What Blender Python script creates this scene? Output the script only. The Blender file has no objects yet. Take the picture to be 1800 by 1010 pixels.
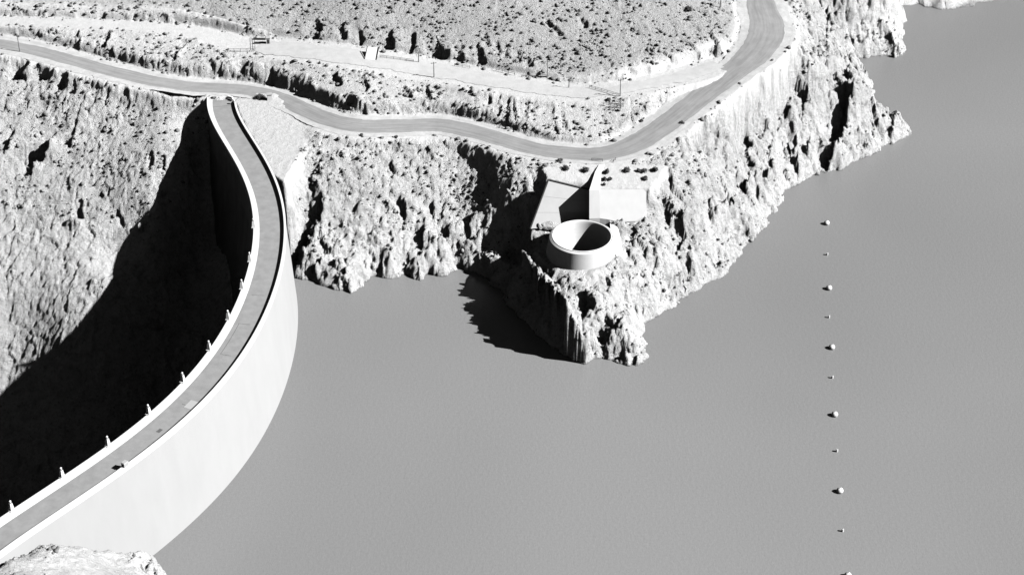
import bpy, bmesh, math, random
import numpy as np
from mathutils import Vector, Matrix
random.seed(7); rng = np.random.default_rng(11)

# ------------------------------------------------------------------ camera, sky, sun, exposure
SC = bpy.context.scene
F, PITCH, CAM = 3200.0, math.radians(33.6), np.array([0.0, -477.0, 329.0])
cd = bpy.data.cameras.new('camera'); cam = bpy.data.objects.new('camera', cd); SC.collection.objects.link(cam)
cam.location = CAM; cam.rotation_euler = (math.pi/2 - PITCH, 0, 0)
cd.sensor_width = 36; cd.lens = 36*F/1800; cd.clip_start = 1; cd.clip_end = 6000
SC.camera = cam
SC.render.resolution_x, SC.render.resolution_y = 1024, 574
SUN_EL, SUN_AZ = math.radians(38), math.radians(13)          # azimuth: degrees towards the camera from +X
S = np.array([math.cos(SUN_EL)*math.cos(SUN_AZ), -math.cos(SUN_EL)*math.sin(SUN_AZ), math.sin(SUN_EL)])
w = bpy.data.worlds.new('World'); SC.world = w; w.use_nodes = True
nt = w.node_tree; bg = nt.nodes['Background']
sky = nt.nodes.new('ShaderNodeTexSky'); sky.sky_type = 'NISHITA'; sky.sun_disc = False
sky.sun_elevation = SUN_EL; sky.sun_rotation = math.pi/2 + SUN_AZ
sky.altitude = 1500; sky.air_density = 0.2; sky.dust_density = 0.1; sky.ozone_density = 1.0
sep = nt.nodes.new('ShaderNodeSeparateColor')               # the film saw the sky through a red filter: grey, and dark
nt.links.new(sky.outputs[0], sep.inputs[0]); nt.links.new(sep.outputs[0], bg.inputs[0])
bg.inputs[1].default_value = 0.075
sd = bpy.data.lights.new('sun', 'SUN'); sun = bpy.data.objects.new('sun', sd); SC.collection.objects.link(sun)
sd.energy = 5.0; sd.angle = math.radians(0.5); sd.color = (1, 1, 1)
sun.rotation_euler = Vector(-S).to_track_quat('-Z', 'Y').to_euler(); sun.location = (300, -50, 300)
SC.view_settings.view_transform = 'Standard'; SC.view_settings.look = 'None'
SC.view_settings.gamma = 1; SC.view_settings.exposure = 1.12
try:
    SC.cycles.max_bounces = 3; SC.cycles.diffuse_bounces = 0
except Exception: pass

# ------------------------------------------------------------------ helpers
def ray(px, py):
    x = (np.asarray(px, float)-900)/F; y = -(np.asarray(py, float)-505)/F
    return np.stack([x, math.cos(PITCH)+y*math.sin(PITCH), -math.sin(PITCH)+y*math.cos(PITCH)], -1)
def at(px, py, z):
    d = ray(px, py); t = (np.asarray(z, float)-CAM[2])/d[..., 2]
    return CAM + d*t[..., None]
def atl(l): a = np.array(l, float); return at(a[:, 0], a[:, 1], a[:, 2])

def onplane(ref, pts):        # pixels seen on the plane through three reference points (px, py, z)
    a, b, c = atl(ref); n = np.cross(b-a, c-a); p = np.array(pts, float)[:, :2]; d = ray(p[:, 0], p[:, 1]); t = (a-CAM)@n/(d@n); return CAM+d*t[:, None]

def hsh(*c):
    h = np.zeros(c[0].shape, np.uint32)
    for k, v in zip((374761393, 668265263, 2147483647-58, 1274126177), c):
        h ^= (v.astype(np.int64) & 0xffffffff).astype(np.uint32)*np.uint32(k)
        h = (h ^ (h >> np.uint32(13)))*np.uint32(1274126177)
        h ^= h >> np.uint32(16)
    return h
def rnd(*c): return hsh(*c).astype(np.float64)/4294967295.0
def vn2(x, y, seed=0):      # smooth gradient-like value noise, -1..1
    xi = np.floor(x); yi = np.floor(y); fx = x-xi; fy = y-yi
    u = fx*fx*fx*(fx*(fx*6-15)+10); v = fy*fy*fy*(fy*(fy*6-15)+10)
    s = np.full(x.shape, seed)
    def g(ix, iy, dx, dy):
        a = rnd(ix, iy, s)*2*np.pi
        return np.cos(a)*dx+np.sin(a)*dy
    a = g(xi, yi, fx, fy); b = g(xi+1, yi, fx-1, fy); c = g(xi, yi+1, fx, fy-1); d = g(xi+1, yi+1, fx-1, fy-1)
    return 1.4*((a*(1-u)+b*u)*(1-v)+(c*(1-u)+d*u)*v)
def fbm(x, y, n, seed=0, ridge=False):
    r = 0; a = 1; t = 0
    for i in range(n):
        q = vn2(x*2**i+17*i, y*2**i-9*i, seed+i)
        if ridge: q = 1-2*np.abs(q)
        r = r+a*q; t += a; a *= .5
    return r/t
def cell3(P, scale, seed):   # random value per 3-D cell (fractured blocks)
    p = P*scale; i0 = np.floor(p); best = np.full(len(p), 1e9); sec = best.copy(); val = np.zeros(len(p)); til = np.zeros(len(p))
    s = np.full(len(p), seed)
    for dx in (-1, 0, 1):
        for dy in (-1, 0, 1):
            for dz in (-1, 0, 1):
                c = i0+np.array([dx, dy, dz]); cx, cy, cz = c[:, 0], c[:, 1], c[:, 2]
                ex = p[:, 0]-c[:, 0]-rnd(cx, cy, cz, s); ey = p[:, 1]-c[:, 1]-rnd(cx, cy, cz, s+1); ez = p[:, 2]-c[:, 2]-rnd(cx, cy, cz, s+2)
                d = ex*ex+ey*ey+ez*ez; q = rnd(cx, cy, cz, s+3)
                tl = ex*(rnd(cx, cy, cz, s+4)-.5)+ey*(rnd(cx, cy, cz, s+5)-.5)+ez*(rnd(cx, cy, cz, s+6)-.5)
                m = d < best
                sec = np.where(m, best, np.minimum(sec, d)); val = np.where(m, q, val); til = np.where(m, tl, til); best = np.where(m, d, best)
    return val, np.sqrt(sec)-np.sqrt(best), til
def cell2(x, y, seed):        # random planar facets per 2-D cell
    ix, iy = np.floor(x), np.floor(y); best = np.full(x.shape, 1e9); sec = best.copy(); val = np.zeros(x.shape); til = val.copy(); s = np.full(x.shape, seed)
    for dx in (-1, 0, 1):
        for dy in (-1, 0, 1):
            cx, cy = ix+dx, iy+dy; ex = x-cx-rnd(cx, cy, s); ey = y-cy-rnd(cx, cy, s+1); d = ex*ex+ey*ey
            q = rnd(cx, cy, s+2); tl = ex*(rnd(cx, cy, s+3)-.5)+ey*(rnd(cx, cy, s+4)-.5); m = d < best
            sec = np.where(m, best, np.minimum(sec, d)); val = np.where(m, q, val); til = np.where(m, tl, til); best = np.where(m, d, best)
    return val-.5, np.sqrt(sec)-np.sqrt(best), til*2
def sstep(a, b, x):
    t = np.clip((x-a)/(b-a), 0, 1); return t*t*(3-2*t)
def dens(p, step=1.0):
    p = np.asarray(p, float); seg = np.r_[0, np.cumsum(np.hypot(*np.diff(p[:, :2], axis=0).T))]
    n = max(2, int(seg[-1]/step)+1); t = np.linspace(0, seg[-1], n)
    return np.stack([np.interp(t, seg, p[:, k]) for k in range(p.shape[1])], 1)
def smooth(p, it=3):         # Chaikin, ends kept
    p = np.asarray(p, float)
    for _ in range(it):
        q = np.empty((2*len(p)-2, p.shape[1])); q[0::2] = .75*p[:-1]+.25*p[1:]; q[1::2] = .25*p[:-1]+.75*p[1:]
        p = np.vstack([p[:1], q[1:-1], p[-1:]])
    return p
def near(X, Y, pl):          # distance to a densified polyline and index of nearest point
    X = X.ravel(); Y = Y.ravel(); D = np.full(X.shape, 1e9, np.float32); I = np.zeros(X.shape, np.int32)
    for k in range(len(pl)):
        d = (X-pl[k, 0])**2+(Y-pl[k, 1])**2
        m = d < D; D[m] = d[m]; I[m] = k
    return np.sqrt(D), I

def tag(o, label=None, cat=None, group=None, kind=None):
    if label: o['label'] = label
    if cat: o['category'] = cat
    if group: o['group'] = group
    if kind: o['kind'] = kind
    return o
def obj(name, verts, faces, mat, parent=None, smoothf=False):
    me = bpy.data.meshes.new(name); me.from_pydata([tuple(map(float, v)) for v in verts], [], faces); me.update()
    if smoothf: me.polygons.foreach_set('use_smooth', [True]*len(me.polygons))
    if mat: me.materials.append(mat)
    o = bpy.data.objects.new(name, me); SC.collection.objects.link(o)
    if parent: o.parent = parent
    return o
def bobj(name, bm, mat, parent=None, smoothf=False):
    me = bpy.data.meshes.new(name); bmesh.ops.recalc_face_normals(bm, faces=bm.faces); bm.to_mesh(me); bm.free()
    if smoothf: me.polygons.foreach_set('use_smooth', [True]*len(me.polygons))
    me.materials.append(mat)
    o = bpy.data.objects.new(name, me); SC.collection.objects.link(o)
    if parent: o.parent = parent
    return o
def empty(name, loc, rz=0):
    o = bpy.data.objects.new(name, None); SC.collection.objects.link(o); o.location = tuple(map(float, loc)); o.rotation_euler = (0, 0, rz); return o
def fastmesh(name, V, Fc, mat, smoothf=False):     # numpy arrays, all faces same size
    me = bpy.data.meshes.new(name); n = Fc.shape[1]
    me.vertices.add(len(V)); me.vertices.foreach_set('co', V.astype(np.float32).ravel())
    me.loops.add(Fc.size); me.loops.foreach_set('vertex_index', Fc.astype(np.int32).ravel())
    me.polygons.add(len(Fc)); me.polygons.foreach_set('loop_start', np.arange(0, Fc.size, n, dtype=np.int32))
    if smoothf: me.polygons.foreach_set('use_smooth', np.ones(len(Fc), bool))
    me.update(calc_edges=True); me.validate(); me.materials.append(mat)
    o = bpy.data.objects.new(name, me); SC.collection.objects.link(o); return o
def box(bm, c, s, rz=0, taper=1.0, bev=0):
    c = Vector(tuple(map(float, c))); vs = []
    for z, t in ((-.5, 1), (.5, taper)):
        for x, y in ((-.5, -.5), (.5, -.5), (.5, .5), (-.5, .5)):
            vs.append(bm.verts.new(Matrix.Rotation(rz, 3, 'Z') @ Vector((x*s[0]*t, y*s[1]*t, z*s[2]))+c))
    for f in ((0, 3, 2, 1), (4, 5, 6, 7), (0, 1, 5, 4), (1, 2, 6, 5), (2, 3, 7, 6), (3, 0, 4, 7)): bm.faces.new([vs[i] for i in f])
def cyl(bm, p, q, r0, r1=None, n=10):
    r1 = r0 if r1 is None else r1; p = Vector(tuple(map(float, p))); q = Vector(tuple(map(float, q))); d = (q-p).normalized()
    a = d.orthogonal().normalized(); b = d.cross(a)
    A = [bm.verts.new(p+(a*math.cos(t)+b*math.sin(t))*r0) for t in (2*math.pi*k/n for k in range(n))]
    B = [bm.verts.new(q+(a*math.cos(t)+b*math.sin(t))*r1) for t in (2*math.pi*k/n for k in range(n))]
    for k in range(n): bm.faces.new((A[k], A[(k+1) % n], B[(k+1) % n], B[k]))
    bm.faces.new(A[::-1]); bm.faces.new(B)
def lathe(bm, prof, c=(0, 0, 0), n=96, close=False):
    R = []
    for r, z in prof: R.append([bm.verts.new((c[0]+r*math.cos(2*math.pi*k/n), c[1]+r*math.sin(2*math.pi*k/n), c[2]+z)) for k in range(n)])
    for a, b in zip(R, R[1:]):
        for k in range(n): bm.faces.new((a[k], a[(k+1) % n], b[(k+1) % n], b[k]))
    if close: bm.faces.new(R[0][::-1]); bm.faces.new(R[-1])
def prism(bm, top, zb):      # closed prism: top polygon (3-D), straight down to zb
    T = [bm.verts.new(tuple(map(float, p))) for p in top]; B = [bm.verts.new((float(p[0]), float(p[1]), float(zb))) for p in top]
    bm.faces.new(T); bm.faces.new(B[::-1]); n = len(T)
    for k in range(n): bm.faces.new((T[k], B[k], B[(k+1) % n], T[(k+1) % n]))

# ------------------------------------------------------------------ materials
def mat(name): m = bpy.data.materials.new(name); m.use_nodes = True; return m, m.node_tree, m.node_tree.nodes['Principled BSDF']
def noise(t, vec, scale, detail=6, rough=.6, dist=0):
    n = t.nodes.new('ShaderNodeTexNoise'); n.inputs['Scale'].default_value = scale; n.inputs['Detail'].default_value = detail
    n.inputs['Roughness'].default_value = rough; n.inputs['Distortion'].default_value = dist
    t.links.new(vec, n.inputs['Vector']); return n.outputs['Fac']
def ramp(t, fac, stops):
    r = t.nodes.new('ShaderNodeValToRGB'); e = r.color_ramp.elements
    while len(e) < len(stops): e.new(.5)
    for k, (p, v) in enumerate(stops): e[k].position = p; e[k].color = (v, v, v, 1)
    t.links.new(fac, r.inputs[0]); return r.outputs[0]
def mth(t, op, a, b):
    n = t.nodes.new('ShaderNodeMath'); n.operation = op
    for i, v in enumerate((a, b)):
        if isinstance(v, (int, float)): n.inputs[i].default_value = v
        else: t.links.new(v, n.inputs[i])
    return n.outputs[0]
def coords(t, scale=(1, 1, 1)):
    g = t.nodes.new('ShaderNodeNewGeometry'); m = t.nodes.new('ShaderNodeMapping'); m.inputs['Scale'].default_value = scale
    t.links.new(g.outputs['Position'], m.inputs['Vector']); return m.outputs[0]
def bump(t, bs, h, strength, dist):
    b = t.nodes.new('ShaderNodeBump'); b.inputs['Strength'].default_value = strength; b.inputs['Distance'].default_value = dist
    t.links.new(h, b.inputs['Height']); t.links.new(b.outputs[0], bs.inputs['Normal'])
def simple(name, base, var=.1, scale=.6, rough=.9, bmp=.3, bd=.05, bs_scale=4, vs=(1, 1, 1)):
    m, t, b = mat(name); v = coords(t, vs)
    n = noise(t, v, scale, 7, .65)
    t.links.new(ramp(t, n, ((.3, base*(1-var)), (.7, min(.95, base*(1+var))))), b.inputs['Base Color'])
    b.inputs['Roughness'].default_value = rough; b.inputs['Specular IOR Level'].default_value = .2
    bump(t, b, noise(t, v, bs_scale, 5), bmp, bd); return m

def rock_material():
    m, t, b = mat('desert_rock'); v = coords(t); vz = coords(t, (1, 1, .8))
    big = noise(t, v, .035, 5, .55); mid = noise(t, vz, .22, 8, .7, .4); fine = noise(t, v, 1.1, 7, .75)
    attr = t.nodes.new('ShaderNodeAttribute'); attr.attribute_name = 'cover'       # 0 bare rock, 1 graded gravel, 2 scrub hillside soil
    c1 = ramp(t, mid, ((.30, .30), (.40, .48), (.50, .58), (.75, .63)))
    c2 = ramp(t, fine, ((.34, .40), (.44, .9), (.7, 1.05)))
    c3 = ramp(t, big, ((.35, .92), (.65, 1.06)))
    rock = mth(t, 'MULTIPLY', mth(t, 'MULTIPLY', c1, c2), c3)
    gravel = ramp(t, noise(t, v, .5, 8, .7), ((.3, .38), (.7, .47)))
    soil = mth(t, 'MULTIPLY', ramp(t, noise(t, v, .9, 8, .75), ((.33, .26), (.45, .42), (.7, .50))), c3)
    def mix(f, a, c):
        x = t.nodes.new('ShaderNodeMix'); x.data_type = 'FLOAT'
        for i, q in ((0, f), (2, a), (3, c)): t.links.new(q, x.inputs[i])
        return x.outputs[0]
    cl = mth(t, 'MINIMUM', attr.outputs['Fac'], 1.0); so = mth(t, 'MAXIMUM', mth(t, 'SUBTRACT', attr.outputs['Fac'], 1.0), 0.0)
    lk = t.nodes.new('ShaderNodeAttribute'); lk.attribute_name = 'lake'           # lakeside rock: bleached drawdown band, dark wet foot
    sp = t.nodes.new('ShaderNodeSeparateXYZ'); t.links.new(v, sp.inputs[0]); zz = mth(t, 'ADD', sp.outputs[2], mth(t, 'MULTIPLY', mid, 1.2))
    band = ramp(t, mth(t, 'MULTIPLY', zz, .04), ((.028, .42), (.045, 1.1), (.5, 1.12), (.8, 1.0)))
    band = mth(t, 'ADD', mth(t, 'MULTIPLY', mth(t, 'SUBTRACT', band, 1.0), lk.outputs['Fac']), 1.0)
    col = mth(t, 'MULTIPLY', mix(so, mix(cl, rock, gravel), soil), band)
    t.links.new(col, b.inputs['Base Color']); b.inputs['Roughness'].default_value = 1; b.inputs['Specular IOR Level'].default_value = .1
    h = mth(t, 'ADD', mth(t, 'MULTIPLY', noise(t, vz, .7, 10, .72, .3), 1.6), noise(t, v, 3.0, 6, .7))
    amp = mth(t, 'SUBTRACT', 1.0, mth(t, 'MULTIPLY', mth(t, 'SUBTRACT', cl, so), .85))
    bump(t, b, mth(t, 'MULTIPLY', h, amp), 1.0, 1.0)
    return m
M_rock = rock_material()
M_new = simple('smooth_new_concrete', .54, .04, .3, .85, .08, .02, 3)
M_bowl = simple('spillway_concrete', .56, .06, .3, .85, .1, .02, 3, (1, 1, 3))
M_conc = simple('weathered_concrete', .44, .06, .25, .85, .15, .03, 3)
M_concw = simple('pale_concrete', .315, .035, .16, .85, .15, .03, 2.2, (1, 1, .3))
M_concd = simple('stained_concrete', .26, .2, .4, .9, .2, .03, 3)
M_concdd = simple('shade_darkened_concrete', .05, .35, .25, .9, .2, .03, 3, (1, 1, .25))  # near-black base: the canyon-side face's shade is painted into its colour
M_dark = simple('dark_timber', .05, .3, 2, .9, .3, .02, 6)
M_steel = simple('grey_steel', .16, .2, 2, .6, .1, .01, 6)
M_white = simple('white_paint', .55, .08, 2, .5, .05, .01, 6)
M_deck = simple('deck_asphalt', .21, .14, .35, .9, .2, .02, 5, (1, 1, 1))
M_joint = simple('joint_sealant', .09, .2, 2, .9, .1, .01, 6)
M_leaf = simple('scrub_leaves', .075, .35, 2.5, 1, .4, .05, 8)
M_sage = simple('sagebrush_leaves', .15, .35, .7, 1, .4, .05, 8)
def road_material():
    m, t, b = mat('worn_asphalt'); v = coords(t)
    uv = t.nodes.new('ShaderNodeUVMap'); mp = t.nodes.new('ShaderNodeMapping'); mp.inputs['Scale'].default_value = (9, .06, 1)
    t.links.new(uv.outputs[0], mp.inputs['Vector'])
    streak = ramp(t, noise(t, mp.outputs[0], 1, 5, .6), ((.3, .76), (.5, .98), (.72, 1.18)))
    mott = ramp(t, noise(t, v, .22, 8, .7), ((.3, .185), (.7, .235)))
    t.links.new(mth(t, 'MULTIPLY', streak, mott), b.inputs['Base Color']); b.inputs['Roughness'].default_value = .95
    bump(t, b, noise(t, v, 4, 5), .3, .05); return m
M_road = road_material()
def dirt_material(name, lo, hi):
    m, t, b = mat(name); v = coords(t)
    uv = t.nodes.new('ShaderNodeUVMap'); mp = t.nodes.new('ShaderNodeMapping'); mp.inputs['Scale'].default_value = (6, .05, 1)
    t.links.new(uv.outputs[0], mp.inputs['Vector'])
    streak = ramp(t, noise(t, mp.outputs[0], 1, 5, .6), ((.3, .88), (.7, 1.08)))
    mott = ramp(t, noise(t, v, .35, 9, .75), ((.3, lo), (.7, hi)))
    t.links.new(mth(t, 'MULTIPLY', streak, mott), b.inputs['Base Color']); b.inputs['Roughness'].default_value = 1
    bump(t, b, noise(t, v, 2.2, 6, .7), .6, .15); return m
M_shoulder = dirt_material('gravel_shoulder', .29, .45)
M_track = simple('packed_gravel', .38, .10, .35, 1, .6, .15, 2.2)
def water_material():
    m, t, b = mat('silty_water'); v = coords(t)
    n = ramp(t, noise(t, v, .006, 3, .5, .3), ((.35, .168), (.65, .192)))
    n = mth(t, 'MULTIPLY', n, ramp(t, noise(t, v, 1.3, 4, .8), ((.3, .93), (.7, 1.07))))  # fine mottle paints ripple glitter into the water colour
    t.links.new(n, b.inputs['Base Color']); b.inputs['Roughness'].default_value = .25; b.inputs['IOR'].default_value = 1.33
    h = mth(t, 'ADD', noise(t, coords(t, (1, .6, 1)), .9, 6, .65), mth(t, 'MULTIPLY', noise(t, v, 2.6, 5, .7), .5))
    bump(t, b, h, .5, .15); return m
M_water = water_material()

# ------------------------------------------------------------------ dam crest line (inner face of the upstream parapet, as x of y)
CO = [8.804126825246051, 16.458068450502587, -2.101755536245147, -9.780472470333086, -30.198158098128626, -9.077181971738067, -70.31468388439512]
def crest(y0, y1, n):
    y = np.linspace(y0, y1, n); yc = np.clip(y, -150, 88)
    x = np.polyval(CO, yc/100); dp = np.polyval(np.polyder(CO), yc/100)/100; x = x+dp*(y-yc)
    nrm = np.stack([np.ones_like(dp), -dp], 1); nrm /= np.linalg.norm(nrm, axis=1)[:, None]
    return np.stack([x, y], 1), nrm
ZD = 31.0; ZP = 32.1; W_DECK = 9.4
def sweep(name, y0, y1, n, prof, m, parent=None):   # prof: (offset along upstream normal, z), closed section
    c, nr = crest(y0, y1, n); V = []; k = len(prof)
    for i in range(n):
        for o, z in prof: V.append((c[i, 0]+nr[i, 0]*o, c[i, 1]+nr[i, 1]*o, z))
    Fc = [(i*k+j, i*k+(j+1) % k, (i+1)*k+(j+1) % k, (i+1)*k+j) for i in range(n-1) for j in range(k)]
    Fc += [tuple(range(k))[::-1], tuple((n-1)*k+j for j in range(k))]
    return obj(name, V, Fc, m, parent)

# ------------------------------------------------------------------ terrain
CP = [ # px, py, z
 # left road and slopes above
 (0,80,36),(100,105,35),(200,135,34),(300,152,33),(410,160,31.8),(480,168,32),(560,207,33),(640,222,34),(760,220,35),(860,240,36),(960,266,36),(1060,274,36.5),(1120,252,38),(1180,212,39),(1250,152,41),(1330,90,43),(1350,40,45),(1333,0,47),
 (0,38,41.5),(100,38,42),(180,38,42),(100,0,45.5),(225,0,46),(0,0,45),(350,52,42),(300,70,41),(380,115,39),(200,90,38.5),(440,75,41),(480,82,41.5),(450,118,39),(550,85,42.5),(530,130,40.5),(550,60,43),(550,42,46),(550,0,49.5),(400,20,46.5),
 (700,116,43),(700,152,42),(750,122,43.8),(750,94,44.3),(750,72,47.6),(750,0,55),(850,140,44.5),(850,160,44),(850,112,45.3),(850,92,48),(960,150,44.5),(960,175,43.5),(1000,130,45.5),(1000,0,57),(1090,180,43),(1060,215,40),(1200,130,43),(1200,60,49),(1250,0,52.5),(620,175,40.5),(620,110,43),(640,65,44),(640,45,47.5),
 # left bank
 (330,168,31.3),(250,163,31.8),(150,142,32.8),(60,114,33.6),(0,103,34.3),(240,215,23.5),(100,210,22),(0,220,20),(170,330,9),
 # right of the dam: gravel apron, cove slope
 (420,172,31.5),(470,178,32),(440,230,31.2),(480,290,31),(497,330,30.6),(512,370,22),(520,400,13),(560,300,27),(520,240,31.8),(600,260,31.5),(560,350,20.5),(545,420,9.5),(600,450,6),(560,480,3.5),(610,497,4),(590,485,5),(640,420,10),(720,430,7.5),(650,300,27),(720,330,22.5),(760,260,33.2),(800,330,22),(800,420,9.5),(760,400,12),(860,310,28.5),(870,270,33.5),(826,428,8.5),(860,412,18.5),(873,428,16.5),(880,340,27.5),(848,455,7),(890,312,32),
 (900,425,9),(880,452,5),(915,440,8),(938,440,19),(920,455,18.5),(960,488,19),(998,528,18.5),(1013,566,14),(1022,598,9),(1029,628,3.5),(885,470,3),(900,492,2.5),(925,530,3),(950,562,3.5),(980,592,4),(1004,612,2.5),(905,388,17),(925,345,28),(905,330,30.5),(948,322,31.5),(930,300,34.8),
 # spillway surroundings
 (970,298,34.6),(1010,300,35),(1100,300,35.3),(1160,300,35),(1030,330,32.4),(950,470,15),(985,480,16.5),(1030,478,16.5),(1085,462,16.5),(1108,415,20),(1130,400,23.5),(1150,350,28.5),
 (965,480,16),(1000,510,14.5),(1035,520,13),(1060,510,14),(1100,500,14),(1050,600,5),(1100,600,6),(1110,550,10),(1150,470,14),(1200,500,7),(1200,430,17),(1250,440,11),(1300,380,14),
 (1220,300,32),(1280,320,24),(1300,260,30),(1350,250,27),(1300,200,36),(1380,200,31),(1420,230,18),(1440,265,8),(1400,130,37),(1430,170,29),(1450,60,36),(1500,50,30),(1550,50,18),(1500,150,24),(1520,180,18),(1500,220,15),(1540,230,8),(1480,250,13),(1580,230,3),(1200,250,36.5),(1400,60,42),(1420,0,44),(1520,0,30),(1480,90,22),
 # near left abutment rock
 (65,952,27),(120,955,21),(150,962,16),(200,965,12),(255,962,3),(200,1000,13),(100,1000,27),(30,1000,31),(270,1000,4),(60,975,28),(12,982,30.8),(0,1005,31.2),(-30,1010,31.5)]
def shadow_edge(px, py):      # ground point where the crest's shadow ends
    for z in np.arange(31, -130, -.5):
        p = at(px, py, z); t = np.linspace(0, 200, 800); y = p[1]+S[1]*t; xx = p[0]+S[0]*t
        yc = np.clip(y, -150, 88); cx_ = np.polyval(CO, yc/100)+np.polyval(np.polyder(CO), yc/100)/100*(y-yc)
        i = np.argmax(xx > cx_-9.5*np.sqrt(1+(np.polyval(np.polyder(CO), yc/100)/100)**2))
        if z+S[2]*t[i] < ZP: return tuple(p)
EDGE = [(346,180),(327,211),(322,250),(291,307),(273,364),(239,394),(206,441),(196,492),(160,545),(130,580),(95,610),(45,650),(0,690)]
edge = [shadow_edge(*e) for e in EDGE]; print('edge', [tuple(round(v) for v in e) for e in edge])
def low(px, z):               # the right bank's bench and road sit a little lower
    return z-3.4*float(sstep(600, 800, px)*(1-.6*sstep(1150, 1340, px))*np.clip((z-14)/14, 0, 1))-2.6*float(sstep(1150, 950, px)*np.clip((z-37.5)/3, 0, 1))
CP = [(a_, b_, low(a_, c_)) for a_, b_, c_ in CP]
CPW = [tuple(p) for p in atl(CP)]+edge
CPW += [(-300,120,46),(-320,300,90),(-150,190,58),(-60,160,62),(30,160,66),(90,200,56),(60,400,90),(-100,600,130),(300,600,60),(-104,100,32),
 (-300,-130,-115),(-240,-60,-115),(-225,-10,-50),(-195,-45,-85),(-240,60,18),(-130,-10,-62),(-118,20,-45),(-112,50,-20),(-108,72,5),(-150,-60,-85),(-190,-110,-100),(-120,-60,-85),(-150,-110,-80),(-150,-150,-20),(-185,-185,20),(-135,-160,32),(-110,-170,34),(-95,-165,22),(-120,-220,50),(-200,-250,60),(-100,-300,60),(-300,-300,60),
 (130,250,40),(150,300,60),(180,262,14),(230,290,10),(-90,-40,-70),(-92,0,-55),(-97,30,-35),(-103,60,-10),(170,250,4),(200,256,6),(215,262,8),(200,300,40)]
CPW = np.array(CPW)
def rbf_fit(P):
    n = len(P); D = np.hypot(P[:, 0][:, None]-P[:, 0], P[:, 1][:, None]-P[:, 1])
    A = np.zeros((n+3, n+3)); A[:n, :n] = D-np.eye(n)*.4; A[:n, n] = 1; A[:n, n+1:] = P[:, :2]; A[n, :n] = 1; A[n+1:, :n] = P[:, :2].T
    return np.linalg.solve(A, np.r_[P[:, 2], 0, 0, 0])
CW = rbf_fit(CPW)
def base_h(X, Y):
    r = CW[-3]+CW[-2]*X+CW[-1]*Y
    for k in range(len(CPW)): r = r+CW[k]*np.sqrt((X-CPW[k, 0])**2+(Y-CPW[k, 1])**2+1.5)
    return r
SHORE = [(514,470),(517,488),(530,491),(545,495),(572,504),(600,511),(618,514),(630,507),(640,497),(650,488),(665,486),(690,489),(708,483),(718,486),(738,491),(748,484),(775,484),(790,482),(808,474),(835,480),(862,498),(885,522),(905,552),(935,580),(960,602),(990,622),(1022,637),(1040,638),(1052,632),(1060,630),(1092,637),(1105,641),(1130,638),(1143,628),(1138,610),(1131,595),(1133,568),(1150,560),(1165,548),(1190,535),(1215,520),(1235,505),(1250,495),(1270,490),(1285,470),(1300,450),(1310,428),(1330,415),(1348,402),(1352,385),(1372,355),(1380,335),(1400,325),(1430,312),(1445,305),(1478,302),(1510,282),(1550,262),(1590,245),(1605,232),(1595,225),(1560,215),(1540,195),(1535,165),(1530,148),(1520,130),(1500,116),(1476,112),(1504,105),(1532,100),(1560,100),(1581,103),(1589,88),(1585,52),(1593,38),(1587,18),(1584,13),(1607,9),(1617,9),(1640,14),(1665,19),(1690,18),(1715,10),(1770,1),(1830,-14),(1950,-40)]
NEARSH = [(262,958),(264,968),(275,985),(290,1010),(300,1040),(330,1100)]
sh = np.array(SHORE, float); shw = at(sh[:, 0], sh[:, 1], np.zeros(len(sh)))[:, :2]
sn = np.array(NEARSH, float); snw = at(sn[:, 0], sn[:, 1], np.zeros(len(sn)))[:, :2]
shd = dens(shw, .8); shd = np.vstack([shd, dens(np.array([shd[-1], (600, 480), (1500, 900)]), 8)]); snd = dens(snw, .8); snd = np.vstack([snd, dens(np.array([snd[-1], (-60, -400), (-100, -1500)]), 8)])
_c, _n = crest(-107, 26, 60)
POLY = np.vstack([_c[::1]-_n*0, shd, [(1600, 900), (1600, -1500)], snd[::-1]])
def inpoly(X, Y, P):
    r = np.zeros(X.shape, bool); n = len(P); j = n-1
    for i in range(n):
        xi, yi = P[i]; xj, yj = P[j]
        if yi != yj:
            c = ((yi > Y) != (yj > Y)) & (X < (xj-xi)*(Y-yi)/(yj-yi)+xi); r ^= c
        j = i
    return r
# axes: fine in the pictured area, growing outside
def axis(a, b, st, lo, hi):
    m = list(np.arange(a, b+st/2, st)); s = st; v = m[0]; L = []
    while v > lo: s *= 1.13; v -= s; L.append(v)
    s = st; v = m[-1]; H = []
    while v < hi: s *= 1.13; v += s; H.append(v)
    return np.array(L[::-1]+m+H)
ax = axis(-196, 182, .42, -1500, 1500); ay = axis(-160, 200, .42, -1300, 1500)
X, Y = np.meshgrid(ax, ay); NX, NY = len(ax), len(ay)
H = base_h(X, Y)

# roads: centre line in px with z, half widths in metres (asphalt, graded shoulder)
ROAD = _R = [(-260,40,38.5,3.2,6),(-120,62,37,3.2,6),(0,76,36,3.2,6.5),(60,88,35.5,3.3,6.5),(130,107,34.7,3.4,6.5),(200,127,34,3.4,6.5),(300,149,33,3.5,6),(360,154,32.2,3.6,6),(420,156,31.9,3.6,5),(480,167,32,3.6,5),(520,185,32.5,3.8,6),(560,204,33,4,6.5),(600,217,33.6,4.3,7),(640,222,34,4.6,7.5),(700,222,34.6,4.6,7.5),(760,218,35.1,4.6,7),(820,227,35.7,4.2,6.5),(880,245,36,4,6.5),(940,262,36.1,4,6),(1000,270,36.3,4,6),(1060,272,36.6,4.4,6.5),(1110,257,37.4,4.8,7),(1160,227,38.4,4.7,7),(1220,180,39.9,4.5,7),(1280,134,41.5,4.8,7),(1325,98,42.8,6,8.5),(1348,65,44,6.5,9.5),(1348,40,45,6.2,9.5),(1338,10,46.5,5.2,9),(1334,-20,48,4.5,8),(1345,-80,51,4,7)]
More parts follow.
